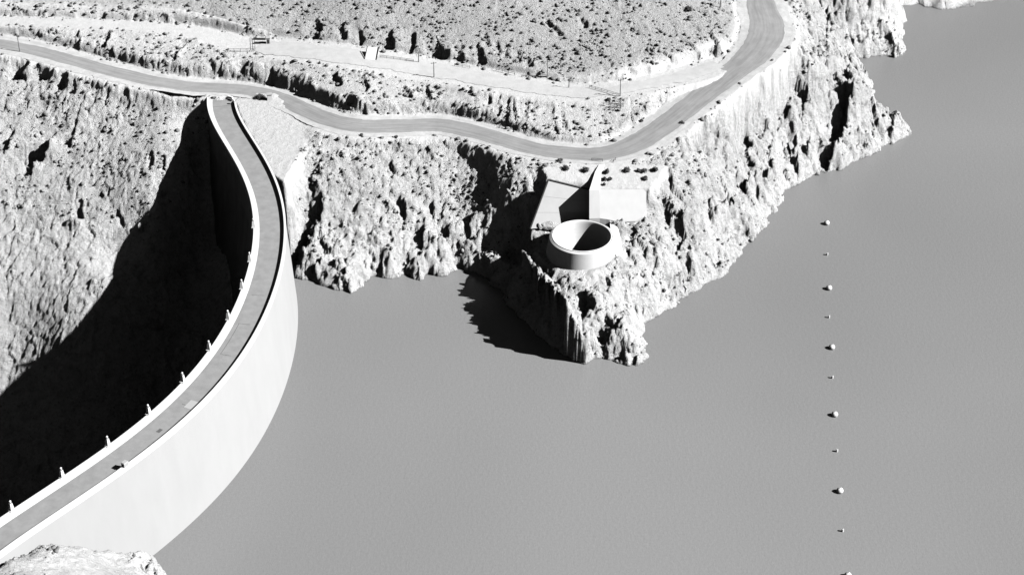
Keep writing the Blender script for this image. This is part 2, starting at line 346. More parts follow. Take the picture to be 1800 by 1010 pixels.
TRK1 = [(455,80,41.4,4,6),(500,86,41.8,6,8),(560,92,42.4,5.5,7.5),(650,104,43,5.5,8),(750,121,43.9,5,7.5),(850,139,44.6,4.5,7),(950,156,44.6,4,6.5),(1020,164,44,3.5,5.5),(1100,156,43.4,3,5),(1180,139,42.8,3,5),(1235,124,42.3,4,6),(1262,112,42.3,3,4)]
TRK2 = [(-160,30,40.5,2,3.2),(0,36,41.5,2,3.2),(100,39,42,2,3.2),(180,42,42,2,3.2),(270,46,42,2,3.2),(350,56,41.8,2.5,4),(420,76,41.3,4,5.5),(470,82,41.5,4,5)]
def rline(L):
    a = np.array(L, float); a[:, 2] = [low(x_, z_) for x_, z_ in a[:, [0, 2]]]; p = at(a[:, 0], a[:, 1], a[:, 2]); q = np.c_[p, a[:, 3:]]; return dens(smooth(q, 3), .8)
RD, T1, T2 = rline(ROAD), rline(TRK1), rline(TRK2)

slope_rock = np.zeros_like(H)
fine = (X > -200) & (X < 188) & (Y > -165) & (Y < 205)
_n9 = vn2(X/9, Y/9, 77)*2.5
for L, pad in ((RD, 5), (T1, 3), (T2, 2)):
    dd, I = near(X[fine], Y[fine], L); wgt = 1-sstep(-2, pad, dd-L[I, 4]+_n9[fine]); H[fine] = H[fine]*(1-wgt)+(L[I, 2]-.2)*wgt
gy, gx = np.gradient(H, ay, ax); slope = np.hypot(gx, gy)
fine = (X > -200) & (X < 188) & (Y > -165) & (Y < 205)
rock = np.clip(sstep(.25, .75, slope), .12, 1)
# hillside above the tracks: soil with scrub
hillmask = np.zeros_like(H)
t1y = np.interp(X, np.sort(T1[:, 0]), T1[np.argsort(T1[:, 0]), 1]); t2y = np.interp(X, np.sort(T2[:, 0]), T2[np.argsort(T2[:, 0]), 1])
ty = np.where(X < T1[0, 0], t2y, t1y)
hillmask = sstep(4, 14, Y-ty)*sstep(94, 84, X)
# shore clamp
wx = vn2(X/7, Y/7, 3)*1.6+vn2(X/2.6, Y/2.6, 5)*.8; wy = vn2(X/7, Y/7, 4)*1.6+vn2(X/2.6, Y/2.6, 6)*.8
dam_near = np.clip((X+72)/6, 0, 1)
Xs, Ys = X+wx*dam_near, Y+wy*dam_near
inside = inpoly(Xs, Ys, POLY)
d1, _ = near(Xs, Ys, shd); d2, _ = near(Xs, Ys, snd); d = np.minimum(d1, d2).reshape(X.shape)
cvm = sstep(-70, -50, X)*sstep(16, 6, X)*sstep(4, 14, Y); k = 1.45+.5*vn2(X/14, Y/14, 8)*(1-.6*cvm)+.45*cvm
land = ~inside
f = k*d+.25
# dam-side: clamp only where the shoreline is the near water
Hl = np.minimum(H, f+np.maximum(0, (d-22))*3)
# smooth the lip where the cliff meets the plateau
Hl = np.where(H-f > -3, Hl-np.clip(3-np.abs(H-f), 0, 3)**2/12, Hl)
down = X < np.interp(Y, _c[:, 1], _c[:, 0])-3         # downstream of the dam: no reservoir clamp
Hl = np.where(down & (Y < 95), H, Hl)
Hw = np.maximum(-14, -1.1*d-.3)
H = np.where(land, Hl, Hw)
rock = np.where(land & (H-f > -6) & ~down, np.maximum(rock, .9), rock)

# fissures and scars: px spine (right-hand wall) and image widths of the shaded cut
NOT = [
 [(1483,150,24),(1486,189,42),(1481,219,40),(1478,243,36),(1465,272,26),(1452,299,10)],
 [(1402,148,10),(1415,175,16),(1412,207,8)],[(1345,178,14),(1354,200,22),(1346,237,14)],[(1411,214,8),(1408,250,8)],[(1393,218,8),(1396,245,12),(1392,270,9)],[(1358,208,7),(1357,252,7)],
 [(1308,238,14),(1316,258,22),(1312,277,8)],[(1353,273,10),(1356,290,14),(1352,299,8)],[(1216,241,8),(1228,262,11),(1229,274,8)],[(1236,235,6),(1241,257,8)],[(1256,226,8),(1263,247,9)],[(1272,222,7),(1276,240,6)],[(1286,220,5),(1288,247,7)],
 [(1153,338,10),(1174,362,26),(1182,380,28),(1176,393,10)],[(1252,353,12),(1258,368,20),(1256,384,12)],[(1241,383,7),(1242,404,7)],[(1291,343,7),(1298,365,8),(1300,385,6)],[(1329,318,9),(1333,347,8)],
 [(1441,-6,18),(1455,15,24),(1460,35,20),(1453,52,7)],[(1418,20,11),(1420,40,10)],[(1580,90,10),(1583,102,18)],
 [(1100,476,10),(1104,488,13),(1100,497,8)],[(1066,485,9),(1071,500,13),(1068,512,9)],[(1120,463,8),(1131,487,7)],[(1100,513,8),(1102,532,8)],[(1033,518,34),(1041,533,32),(1044,547,18)],[(1037,545,12),(1037,567,12)],
 [(1066,555,10),(1076,570,16),(1084,584,8)],[(1090,598,9),(1094,620,16),(1096,634,22)],[(1005,474,14),(992,490,16),(976,510,12)],[(1150,440,7),(1156,470,7)],[(1180,470,6),(1186,500,6)],[(1210,455,6),(1213,490,6)],[(1160,500,6),(1163,530,6)],[(1262,440,6),(1266,470,6)],
 [(884,356,14),(902,368,26),(912,384,34),(920,408,34),(925,430,28)],[(828,384,12),(826,412,12)],[(850,395,10),(853,430,12)],
 [(707,350,22),(713,366,26),(712,384,16)],[(681,360,14),(683,374,12)],[(760,363,14),(763,382,14)],[(742,403,16),(745,425,20),(738,450,18),(718,482,13)],[(785,403,20),(785,418,16)],[(798,435,13),(799,452,12)],[(630,360,10),(621,388,8)],[(560,353,16),(568,370,28),(566,388,22)],[(570,430,10),(574,450,14),(552,472,12)],[(607,473,8),(609,497,8)],[(656,455,8),(658,472,8)],[(678,455,6),(682,485,6)],
 [(690,288,14),(694,307,16)],[(670,310,8),(676,330,8)],[(600,300,6),(606,322,6)],[(735,300,8),(738,320,8)],[(770,290,7),(775,312,7)],
 [(612,168,14),(633,185,30),(645,204,22)],[(480,128,14),(482,148,26)],[(590,130,12),(600,150,12)],[(640,128,8),(648,160,12)],[(370,108,10),(382,130,12)],[(428,112,8),(430,134,12)],
 [(866,158,9),(861,180,8)],[(882,163,7),(878,200,10)],[(893,168,9),(896,216,14)],[(904,170,7),(907,228,9)],[(942,178,4),(942,202,5)],[(972,183,5),(977,227,7)],[(991,196,4),(997,227,5)],[(926,172,4),(930,210,5)],[(840,160,4),(838,185,5)],[(710,155,8),(722,170,14)],[(750,155,7),(757,172,10)],
 [(556,38,16),(564,52,22),(560,66,26)],[(604,48,14),(608,68,20)],[(636,50,14),(640,76,28)],[(690,54,16),(694,82,42)],[(725,62,18),(732,92,34)],[(772,78,20),(785,98,44)],[(812,85,14),(815,103,22)],[(842,78,12),(852,110,30)],[(854,62,6),(860,82,11)],[(876,78,10),(881,95,13)],[(888,78,7),(893,100,9)],[(912,92,8),(912,106,12)],[(930,105,8),(934,118,12)],[(966,38,8),(988,62,10)],[(1026,35,8),(1034,48,12)],
 [(40,98,14),(48,115,26),(45,132,26)],[(85,110,16),(92,120,28),(88,134,22)],[(187,138,22),(184,152,22)],[(120,120,14),(116,150,14)],[(225,150,14),(222,165,14)],[(352,58,10),(336,74,16),(304,103,12)],[(97,240,10),(92,252,36),(84,266,50),(78,280,30)],[(122,250,18),(120,262,16)],[(120,390,16),(119,404,26)],[(102,412,12),(99,424,32),(97,433,14)],[(154,408,8),(165,430,12),(170,454,12)],[(208,378,6),(222,400,8),(226,412,6)],[(143,358,9),(142,382,11)],[(267,270,7),(267,292,9)],[(289,278,10),(292,296,10)],[(38,478,10),(36,502,14)],[(128,405,6),(126,440,8)],[(25,230,8),(10,262,14)],[(135,215,5),(128,240,8)],[(60,290,14),(56,306,16)],[(88,488,8),(92,510,10)],[(20,560,10),(24,585,12)],[(60,540,6),(70,570,8)],[(50,30,4),(58,35,18)],[(68,28,14),(72,36,24)],[(118,28,8),(120,38,22)],[(185,28,14),(190,39,34)],[(140,52,6),(138,75,7)],[(195,50,7),(188,78,10)]]
def samp(Hh, x, y):
    fi = np.interp(x, ax, np.arange(NX)); fj = np.interp(y, ay, np.arange(NY)); i = np.clip(fi.astype(int), 0, NX-2); j = np.clip(fj.astype(int), 0, NY-2); u = fi-i; v = fj-j
    return (Hh[j, i]*(1-u)+Hh[j, i+1]*u)*(1-v)+(Hh[j+1, i]*(1-u)+Hh[j+1, i+1]*u)*v
def hit(px, py, Hh, top=75):   # first ground point seen along the photograph's line of sight
    d = ray(px, py); z = np.arange(top, -95, -.4); t = (z[:, None]-CAM[2])/d[..., 2][None]
    P = CAM+d[None]*t[..., None]; g = samp(Hh, P[..., 0], P[..., 1]); m = P[..., 2] <= g
    i = np.argmax(m, axis=0); return P[i, np.arange(P.shape[1])]
rock = np.where((X > -130) & (X < -80) & (Y < -112), .85, rock); g2n = fbm(X/3.5, Y/3.5, 3, 733); cut = np.zeros_like(H); lift = np.zeros_like(H)
nwx = vn2(X/4, Y/4, 21)*1.7+vn2(X/1.5, Y/1.5, 22)*.8
for sp in NOT:
    a = np.array(sp, float); P = hit(a[:, 0], a[:, 1], H); wd = a[:, 2]*np.linalg.norm(P-CAM, axis=1)/F
    o = np.argsort(P[:, 1]); P = P[o]; wd = wd[o]
    y0, y1 = P[0, 1]-1.2, P[-1, 1]+1.2; wm = wd.max()
    j0, j1 = np.searchsorted(ay, (y0, y1)); i0, i1 = np.searchsorted(ax, (P[:, 0].min()-2.5*wm-3, P[:, 0].max()+2*wm+3))
    if j1-j0 < 2: continue
    sl = (slice(j0, j1), slice(i0, i1)); x, y = X[sl], Y[sl]
    xs = np.interp(y, P[:, 1], P[:, 0]); ww = np.interp(y, P[:, 1], wd)
    u = xs-x+nwx[sl]*np.minimum(1, ww/3); tp = sstep(y0, y0+1.2, y)*sstep(y1, y1-1.2, y)
    D = (.62 if (a[:, 1].max() < 112 and 540 < a[0, 0] < 920) else 1)*ww*math.tan(SUN_EL)*(1.35+.65*(a[:, 0].max() < 330)+.4*(a[:, 2].max() > 40)*(a[0, 0] > 1400))*tp*(.8+.5*g2n[sl])
    prof = np.where(u > 0, np.clip(1-u/(1.35*ww), 0, 1)**.7, np.clip(1+u/.6, 0, 1))
    cut[sl] = np.maximum(cut[sl], D*prof*.75)
    lift[sl] = np.maximum(lift[sl], np.where(u < 0, D*.3*np.exp(-(u/np.maximum(ww, .8))**2), D*.3*np.clip(1-u/.5, 0, 1)))
lm = (H > .2)
H = np.where(lm, np.maximum(H-cut, .15), H)+lift*lm
rock = np.maximum(rock, np.clip(cut*1.2, 0, 1))

# the headland's sheer side: a craggy edge that drops away to the left
RG = atl([(915,446,15),(934,460,18.5),(962,490,20.5),(998,530,19),(1012,566,14.5),(1021,598,9.5),(1028,628,4)]); RG = RG[np.argsort(RG[:, 1])]
_m = (Y > RG[0, 1]-1) & (Y < RG[-1, 1]+1) & (X < 40) & (X > -30)
_xs = np.interp(Y[_m], RG[:, 1], RG[:, 0])+nwx[_m]*1.2+vn2(X[_m]/4, Y[_m]/3.2, 811)*1.2; _zr = np.interp(Y[_m], RG[:, 1], RG[:, 2])+vn2(X[_m]/9, Y[_m]/7, 812)*2.6+vn2(X[_m]/9, Y[_m]/3, 813)*.7
_u = _xs-X[_m]; _h = H[_m]; _fl = .4+.16*d[_m]
_h = np.where(_u > 0, np.minimum(_h, np.maximum(_fl, _zr-(1.15+.055*_zr)*_u+.9*g2n[_m])), np.maximum(_h, np.where((_u > -3.5) & (_zr > 12), _zr+_u*1.3, -99)))
_wt = sstep(RG[0, 1]-1, RG[0, 1]+4, Y[_m]); _h = H[_m]*(1-_wt)+_h*_wt; H[_m] = np.where(land[_m], _h, H[_m]); rock[_m] = np.maximum(rock[_m], .8*(np.abs(_u) < 14))
# relief noise
def rot(dx, dy, s1, s2, seed, n, ridge=True):
    u = (X*dx+Y*dy)/s1; v = (-X*dy+Y*dx)/s2; return fbm(u+vn2(X/9, Y/9, seed+50)*.5, v+vn2(X/9, Y/9, seed+51)*.5, n, seed, ridge)
wr = sstep(30, 55, X)                                 # right-hand cliffs
wl = sstep(-88, -100, X)*sstep(100, 90, Y)
flR = rot(.55, -.83, 13, 3.6, 31, 4); flC = rot(-.1, -1, 8, 4.5, 41, 4); flL = rot(-.35, -.94, 12, 4.2, 51, 4)
fl = flR*wr+flL*wl+flC*(1-wr)*(1-wl)
g1 = fbm(X/16, Y/16, 5, 61); g2 = fbm(X/3.2, Y/3.2, 4, 71, True)
crk = np.clip(1-np.abs(vn2((X*.55-Y*.83)/9+g1*.8, (X*.83+Y*.55)/2.6+g1, 301))/.16, 0, 1)*wr+np.clip(1-np.abs(vn2((-X*.35-Y*.94)/8+g1, (X*.94-Y*.35)/3.4+g1*1.3, 302))/.13, 0, 1)*(1-wr)
crk = crk*sstep(.0, .35, fbm(X/10, Y/10, 3, 303)+.15)
fu = np.where(X > 40, .55, -.35); fv = np.where(X > 40, -.83, -.94)
wxx = X+vn2(X/5, Y/5, 401)*1.6+vn2(X/1.7, Y/1.7, 402)*.5; wyy = Y+vn2(X/5, Y/5, 403)*1.6+vn2(X/1.7, Y/1.7, 404)*.5
al = (wxx*fu+wyy*fv)*(1+.25*wl); ac = (-wxx*fv+wyy*fu)
a1, b1, c1_ = cell2(al/9.0, ac/7.0, 410); a2, b2, c2_ = cell2(al/4.0, ac/3.2, 420); a3, b3, c3_ = cell2(al/1.9, ac/1.6, 430)
rough = .35+.75*sstep(-.25, .35, fbm(X/22, Y/22, 3, 440))
upper = sstep(8, 17, H)*sstep(40, 28, X)                # weathered upper slopes: lower, rounder relief
cv = np.clip(wl*.75+upper*.72, 0, .85)
fac = ((a1*1.6+c1_*3.4)*(1-cv)*(1+.4*wr)+(a2*.9+c2_*1.5)*(1-.7*cv)+(a3*.4+c3_*.7)*(1-.45*cv))*rough
relief = rock*(.35*fl*(1-cv)*(1-wl)+.9*g1+fac-1.0*crk*(1-cv)*(1-.6*wl))+(1-rock)*(.35*g1+.10*g2+.12*fac)
relief *= 1-.55*hillmask
relief += hillmask*(.3*fbm(X/9+Y/20, Y/5, 4, 81, True)+.16*fac)
wet = sstep(0, 3.0, np.where(land, d, 0)) 
relief *= np.where(land, .25+.75*wet, 0)
H = H+relief
H = np.where(land & ~down & (H < .1), .1+.15*np.abs(g2), H)

# graded ground: roads, platform, dam seat
cover = np.clip(1.15-rock*1.6, 0, 1)*.6; cover = np.where(hillmask > 0, np.maximum(cover, 2*hillmask), cover); cover = np.where((X > -130) & (X < -80) & (Y < -112), .5, cover)
flat = np.zeros_like(H)
for L, pad in ((RD, .6), (T1, .8), (T2, .3)):
    dd, I = near(X[fine], Y[fine], L); zr = L[I, 2]; hw = L[I, 4]
    wgt = 1-sstep(hw+.9, hw+pad+2.6, dd+np.maximum(nwx[fine], 0)*.5)
    Hf = H[fine]; zz = zr-.16+(.10*g2[fine])*sstep(0, 2, dd-L[I, 3]-1)
    H[fine] = Hf*(1-wgt)+zz*wgt; cf = cover[fine]; cover[fine] = cf*(1-wgt)+1*wgt; ff = flat[fine]; flat[fine] = np.maximum(ff, 1-sstep(hw-1.2, hw+.6, dd))
def plate(poly, soft, keep=.1, world=False):     # poly: (px,py,z) corners of a roughly planar graded patch
    global H, cover, flat
    P = poly if world else atl(poly); A = np.c_[P[:, :2], np.ones(len(P))]; c = np.linalg.lstsq(A, P[:, 2], rcond=None)[0]
    x0, x1, y0, y1 = P[:, 0].min()-soft-2, P[:, 0].max()+soft+2, P[:, 1].min()-soft-2, P[:, 1].max()+soft+2
    j0, j1 = np.searchsorted(ay, (y0, y1)); i0, i1 = np.searchsorted(ax, (x0, x1)); sl = (slice(j0, j1), slice(i0, i1))
    x, y = X[sl], Y[sl]; ins = inpoly(x, y, P[:, :2]); dd, _ = near(x, y, dens(np.vstack([P, P[:1]]), .5)); dd = dd.reshape(x.shape)
    wgt = np.where(ins, 1, 1-sstep(0, soft, dd+nwx[sl]*.4)); z = c[0]*x+c[1]*y+c[2]+keep*g2[sl]
    H[sl] = H[sl]*(1-wgt)+z*wgt; cover[sl] = np.maximum(cover[sl], wgt*.95) if keep < .5 else cover[sl]; flat[sl] = np.maximum(flat[sl], ins)
plate([(955,293,32.5),(1050,292,32.8),(1060,288,33),(1172,293,33),(1142,334,30),(1052,334,30.2),(1036,333,29.9),(962,315,30.9)], 2.5, .12)      # levelled ground by the road
CQ = [(964,316,32),(1037,334,28.2),(1037,394,18.2)]
def as_px(W, dz): q = W-CAM; f_ = q[:, 1]*math.cos(PITCH)-q[:, 2]*math.sin(PITCH); u = q[:, 1]*math.sin(PITCH)+q[:, 2]*math.cos(PITCH); return W+np.array([0, 0, dz])
plate_world = [(onplane(CQ, [(964,316),(1037,334),(1037,393),(932,402)]), -1.6, .8), (onplane([(1050,333,30.4),(1132,333,30.2),(1118,388.5,21.6)], [(1050,333),(1136,333),(1136,372),(1119,391),(1086,391),(1048,378)]), -.7, 1.0)]
plate([(412,182,31.2),(430,166,31.7),(475,170,32.1),(505,196,32.7),(535,225,32.9),(535,255,31.4),(500,318,30.9),(478,305,31.0),(442,235,31.0)], 4.5, .12)  # gravel beside the dam
plate([(262,153,32.4),(345,156,32),(348,172,31),(300,170,31)], 2.5, .1)
for W_, dz_, so_ in plate_world: plate(W_+np.array([0, 0, dz_]), so_, .05, True)
# spillway pit and collar seat
SPC = at(1023, 413.5, 22.5)
rr = np.hypot(X-SPC[0], Y-SPC[1])
H = np.where(rr < 10.2, -20, H); front = (Y < SPC[1]+3)
ang_ = np.arctan2(Y-SPC[1], X-SPC[0]); zs = 16.5+.9*np.cos(ang_)+3.5*np.clip(np.sin(ang_), 0, 1)*np.clip(np.cos(ang_)+.4, 0, 1)+.25*g2; ws = (1-sstep(12.2, 15, rr+nwx*.6))*(rr > 10.2)*sstep(.9, .2, np.sin(ang_))
bk = (rr < 16) & (np.sin(ang_) > .2) & (X < SPC[0]+9); H = np.where(bk, np.minimum(H, 15.5), H); H = H*(1-ws)+zs*ws; flat = np.maximum(flat, ws*.9*(rr < 12.5)); rock = np.where(ws > .3, rock*.5, rock)
# crest seat: ground never pokes through the deck
cc, cn = crest(-190, 112, 400); m9 = cc[:, 1] < 85; dc, I = near(X[fine], Y[fine], np.c_[(cc-cn*4.7)[m9], cc[m9][:, :1]*0])
Hf = H[fine]; H[fine] = np.where((dc < 5.45), np.minimum(Hf, 30.6), Hf)
# just upstream of the crest, the dam's face stays clear of the rock below the abutments
print('terrain base done')

# block fracture: push vertices along the surface normal
gy, gx = np.gradient(H, ay, ax); nl = np.sqrt(gx**2+gy**2+1); N = np.stack([-gx/nl, -gy/nl, 1/nl], -1)
V = np.stack([X, Y, H], -1); idx = np.where(fine & (land | down) & (flat < .5) & (rock > .2))
Pt = V[idx]; r = rock[idx]*(1-np.clip(cover[idx]-.6, 0, .4)*2)*np.clip(H[idx]*.5+.5, 0, 1) if True else 0
r = np.where(H[idx] < 0, rock[idx], r)
Pn = Pt+np.stack([vn2(Pt[:, 0]/2, Pt[:, 1]/2, 90), vn2(Pt[:, 0]/2, Pt[:, 1]/2, 91), np.zeros(len(Pt))], 1)*.6
Pa = Pn*np.array([1, 1, .55])
v1, e1, t1 = cell3(Pa, 1/3.6, 100); v2, e2, t2 = cell3(Pa, 1/1.35, 200)
disp = r*(1-.4*wl[idx])*((v1-.5)*.55+t1*1.1+(v2-.5)*.35+t2*.6)
near_road = flat[idx]
V[idx] = Pt+N[idx]*(disp*(1-near_road))[:, None]
mlow = (land & ~down)[idx] & (V[idx][:, 2] < .05) & (H[idx] > .1)
tmp = V[idx]; tmp[mlow, 2] = .1; V[idx] = tmp
ii = np.arange(NX*NY).reshape(NY, NX)
Fq = np.stack([ii[:-1, :-1], ii[:-1, 1:], ii[1:, 1:], ii[1:, :-1]], -1).reshape(-1, 4)
ter = fastmesh('terrain', V.reshape(-1, 3), Fq, M_rock); tag(ter, kind='structure')
at_ = ter.data.attributes.new('cover', 'FLOAT', 'POINT'); at_.data.foreach_set('value', cover.ravel().astype(np.float32))
at2 = ter.data.attributes.new('lake', 'FLOAT', 'POINT'); at2.data.foreach_set('value', (~down | (Y > 95)).ravel().astype(np.float32))
HS = V[..., 2].copy()
print('terrain mesh', len(Fq))

# ------------------------------------------------------------------ water
c, n_ = crest(-185, 92, 90); wl_ = c-n_*4.5
wp = list(map(tuple, wl_))+[(-108, 110), (-108, 1500), (1500, 1500), (1500, -1300), (-160, -1300)]
wat = obj('water', [(x, y, 0) for x, y in wp], [tuple(range(len(wp)))[::-1]], M_water); tag(wat, kind='structure')
# force upward normal
if wat.data.polygons[0].normal.z < 0: wat.data.flip_normals()

# ------------------------------------------------------------------ roads
def ribbon(name, L, col, dz, m, jit=0, seed=0):
    T = np.gradient(L[:, :2], axis=0); T /= np.linalg.norm(T, axis=1)[:, None]; Nn = np.stack([-T[:, 1], T[:, 0]], 1); n = len(L); K = 7; Vv = []; uv = []
    s = np.arange(n)*.8
    jl = vn2(s/9, s*0+seed, seed)*jit+vn2(s/2.2, s*0+seed, seed+1)*jit*.5; jr = vn2(s/9, s*0+seed+5, seed)*jit+vn2(s/2.2, s*0+seed, seed+3)*jit*.5
    for i in range(n):
        for q in range(K):
            a = q/(K-1)*2-1; hw = L[i, col]+(jl[i] if a > 0 else jr[i]); p = L[i, :2]+Nn[i]*hw*a
            Vv.append((p[0], p[1], L[i, 2]+dz+.08*(1-a*a))); uv.append((a*.5+.5, s[i]))
    Fc = [(i*K+q, i*K+q+1, (i+1)*K+q+1, (i+1)*K+q) for i in range(n-1) for q in range(K-1)]
    o = obj(name, Vv, Fc, m)
    u = o.data.uv_layers.new(name='UVMap')
    for l in o.data.loops: u.data[l.index].uv = uv[l.vertex_index]
    if o.data.polygons[0].normal.z < 0: o.data.flip_normals()
    return o
tag(ribbon('road_shoulder', RD, 4, -.06, M_shoulder, .8, 3), kind='structure')
tag(ribbon('road', RD, 3, .02, M_road, .5, 9), kind='structure')
tag(ribbon('dirt_track', T1, 3, -.05, M_track, 1.6, 13), kind='structure')

# ------------------------------------------------------------------ dam
dam = empty('arch_dam', (-75, -20, 0)); dl = Matrix.Translation((75, 20, 0))
tag(dam, 'curved white concrete arch dam with a road on its crest, holding back the lake', 'dam')
def adopt(o):  # keep world coordinates under the dam's empty
    o.data.transform(dl); o.parent = dam; return o
W_ = -W_DECK
adopt(sweep('dam_wall', -185, 92, 220, [(.45, ZD-.02), (2.2, 0), (6, -60), (6, -115), (W_+2, -115), (W_+2, ZD-.02)], M_concw))
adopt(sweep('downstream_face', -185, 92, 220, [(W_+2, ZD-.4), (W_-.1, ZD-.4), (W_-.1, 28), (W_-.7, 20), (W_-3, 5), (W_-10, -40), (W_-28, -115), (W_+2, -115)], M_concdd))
adopt(sweep('deck', -185, 91, 220, [(0, ZD), (0, ZD-.3), (W_+.5, ZD-.3), (W_+.5, ZD)], M_deck))
adopt(sweep('upstream_parapet', -185, 86.6, 220, [(0, ZD-.5), (.0, ZP-.12), (-.06, ZP-.1), (-.06, ZP), (.62, ZP), (.62, ZP-.15), (.56, ZP-.17), (.56, ZD-.5)], M_new))
adopt(sweep('downstream_parapet', -185, 100.5, 220, [(W_+.5, ZD-.2), (W_+.5, ZP-.12), (W_+.56, ZP-.1), (W_+.56, ZP), (W_-.06, ZP), (W_-.06, ZP-.12), (W_, ZP-.14), (W_, ZD-1.6), (W_+.3, ZD-1.8)], M_new))
adopt(sweep('sidewalk', -185, 92, 220, [(W_+.5, ZD+.2), (W_+.5, ZD-.1), (W_+1.75, ZD-.1), (W_+1.75, ZD+.2)], M_new))
# flared end of the upstream parapet
bm = bmesh.new(); c, n_ = crest(86.4, 86.6, 2); e = c[1]; tdir = np.array([-n_[1][1], n_[1][0]])
if tdir[1] < 0: tdir = -tdir
pts = []
for k in range(9):
    a = k/8*1.15; pts.append(e+tdir*3.2*math.sin(a)+n_[1]*3.2*(1-math.cos(a)))
for p, q in zip(pts, pts[1:]):
    m_ = (p+q)/2; dv = q-p; box(bm, (m_[0]+.28*n_[1][0], m_[1]+.28*n_[1][1], (ZD+ZP)/2-.2), (np.linalg.norm(dv)+.12, .6, ZP-ZD+.4), math.atan2(dv[1], dv[0]))
adopt(bobj('parapet_wing', bm, M_concw))
def strip(y, o0, o1, wd=.16):
    c, n_ = crest(y, y+.01, 2); p = c[0]+n_[0]*o0; q = c[0]+n_[0]*o1; t = np.array([-n_[0][1], n_[0][0]])*wd/2
    return obj('expansion_joint', [(*(p-t), ZD+.012), (*(q-t), ZD+.012), (*(q+t), ZD+.012), (*(p+t), ZD+.012)], [(0, 1, 2, 3)], M_joint)
for (px, py, a, b) in ((388,185,-.3,-7.6),(452,520,-2.6,-6.2),(427,572,-3,-6.4),(389,628,-3,-6),(311,718,-2.6,-5)):
    yy = at(px, py, ZD)[1]; adopt(strip(yy, a, b))
# longitudinal seam between the 2nd and 3rd joint, pavement patch
def arcstrip(name, y0, y1, o, wd, m, z=.012):
    c, n_ = crest(y0, y1, 14); A = c+n_*(o-wd/2); B = c+n_*(o+wd/2); Vv = [(*p, ZD+z) for p in A]+[(*p, ZD+z) for p in B]; k = len(A)
    return obj(name, Vv, [(i, k+i, k+i+1, i+1) for i in range(k-1)], m)
adopt(arcstrip('expansion_joint', at(427,572,31)[1]-.2, at(389,628,31)[1], -6.2, .14, M_joint))
pc = at(325, 714, ZD)
adopt(arcstrip('concrete_patch', pc[1]-1.9, pc[1]+1.4, -2.4, 2.7, M_concw, .02))['label'] = 'bright square pale patch in the crest roadway'
sp_ = at(262, 763, ZD); adopt(arcstrip('oil_stain', sp_[1]-.7, sp_[1]+.7, -3.2, 1.1, M_joint, .016))
# hoist pedestal on the upstream parapet
yy = at(217, 817, ZP)[1]; c, n_ = crest(yy, yy+.1, 2); p = c[0]+n_[0]*.25; rz = math.atan2(n_[0][1], n_[0][0])
ped = empty('gauge_box', (p[0], p[1], ZP), rz); tag(ped, 'small pale concrete gauge box standing on the lakeside parapet of the dam', 'gauge box')
bm = bmesh.new(); box(bm, (0, 0, .55), (1.1, 1.5, 1.1)); bobj('housing', bm, M_concw, ped)
bm = bmesh.new(); box(bm, (0, 0, 1.2), (1.3, 1.7, .2), 0, .8); bobj('lid', bm, M_concw, ped)
bm = bmesh.new(); box(bm, (-.57, 0, .5), (.06, .7, .8)); bobj('door', bm, M_steel, ped)
# ball-topped end post
ep = empty('end_post', (e[0]-.15, e[1], ZD)); tag(ep, 'short round-topped white post at the far end of the lakeside parapet', 'post')
bm = bmesh.new(); cyl(bm, (0, 0, 0), (0, 0, 1.3), .38, .34, 14); bobj('post', bm, M_concw, ep)
bm = bmesh.new(); bmesh.ops.create_icosphere(bm, subdivisions=2, radius=.46, matrix=Matrix.Translation((0, 0, 1.62))); bobj('ball', bm, M_white, ep, True)
# lamp pylons on the downstream parapet
PY = [(16,893),(109,837),(189,781),(258,725),(317,668),(364,613),(400,560),(426,506),(441,458),(447,398)]
ordn = ['nearest the bottom left corner of all', 'second', 'third', 'fourth', 'fifth', 'sixth', 'seventh', 'eighth', 'ninth', 'tenth and farthest']
def make_pylon():
    r = empty('lamp_pylon', (0, 0, 0))
    bm = bmesh.new(); box(bm, (-.1, 0, -.55), (1.15, 1.5, 2.6), 0, .92); box(bm, (-.1, 0, .85), (1.3, 1.65, .2)); bobj('pedestal', bm, M_white, r)
    bm = bmesh.new(); box(bm, (-.1, 0, 1.95), (1.0, 1.1, 2.0), 0, .6); bobj('shaft', bm, M_white, r)
    bm = bmesh.new(); cyl(bm, (-.1, 0, 3.65), (-.1, 0, 3.9), .3, .05, 12); bobj('cap', bm, M_white, r)
    bm = bmesh.new(); cyl(bm, (-.1, 0, 2.9), (-.1, 0, 3.15), .3, .34, 12); bobj('lamp_holder', bm, M_steel, r)
    bm = bmesh.new(); cyl(bm, (-.1, 0, 3.15), (-.1, 0, 3.65), .24, .3, 12); bobj('lamp_shade', bm, M_white, r)
    return r
pyl = None
for i, (px, py) in enumerate(PY):
    yy = at(px, py, ZP)[1]; ys = np.linspace(yy-25, yy+25, 400); cl_, nn = crest(ys[0], ys[-1], 400); q = cl_+nn*(W_+.1); tgt = at(px, py, ZP)[:2]
    j = np.argmin(np.hypot(*(q-tgt).T)); p = q[j]; a = math.atan2(nn[j][1], nn[j][0])
    if pyl is None: pyl = o = make_pylon()
    else:
        o = pyl.copy(); SC.collection.objects.link(o)
        for ch in list(pyl.children): cc_ = ch.copy(); SC.collection.objects.link(cc_); cc_.parent = o
    o.location = (p[0], p[1], ZD+.3); o.rotation_euler = (0, 0, a)
    lab = ('white lamp pylon on the canyon-side parapet, ' + (ordn[i] if i in (0, 9) else ordn[i]+' from the bottom left corner'))
    tag(o, lab, 'lamp pylon', 'lamp pylons along the canyon side of the dam crest')

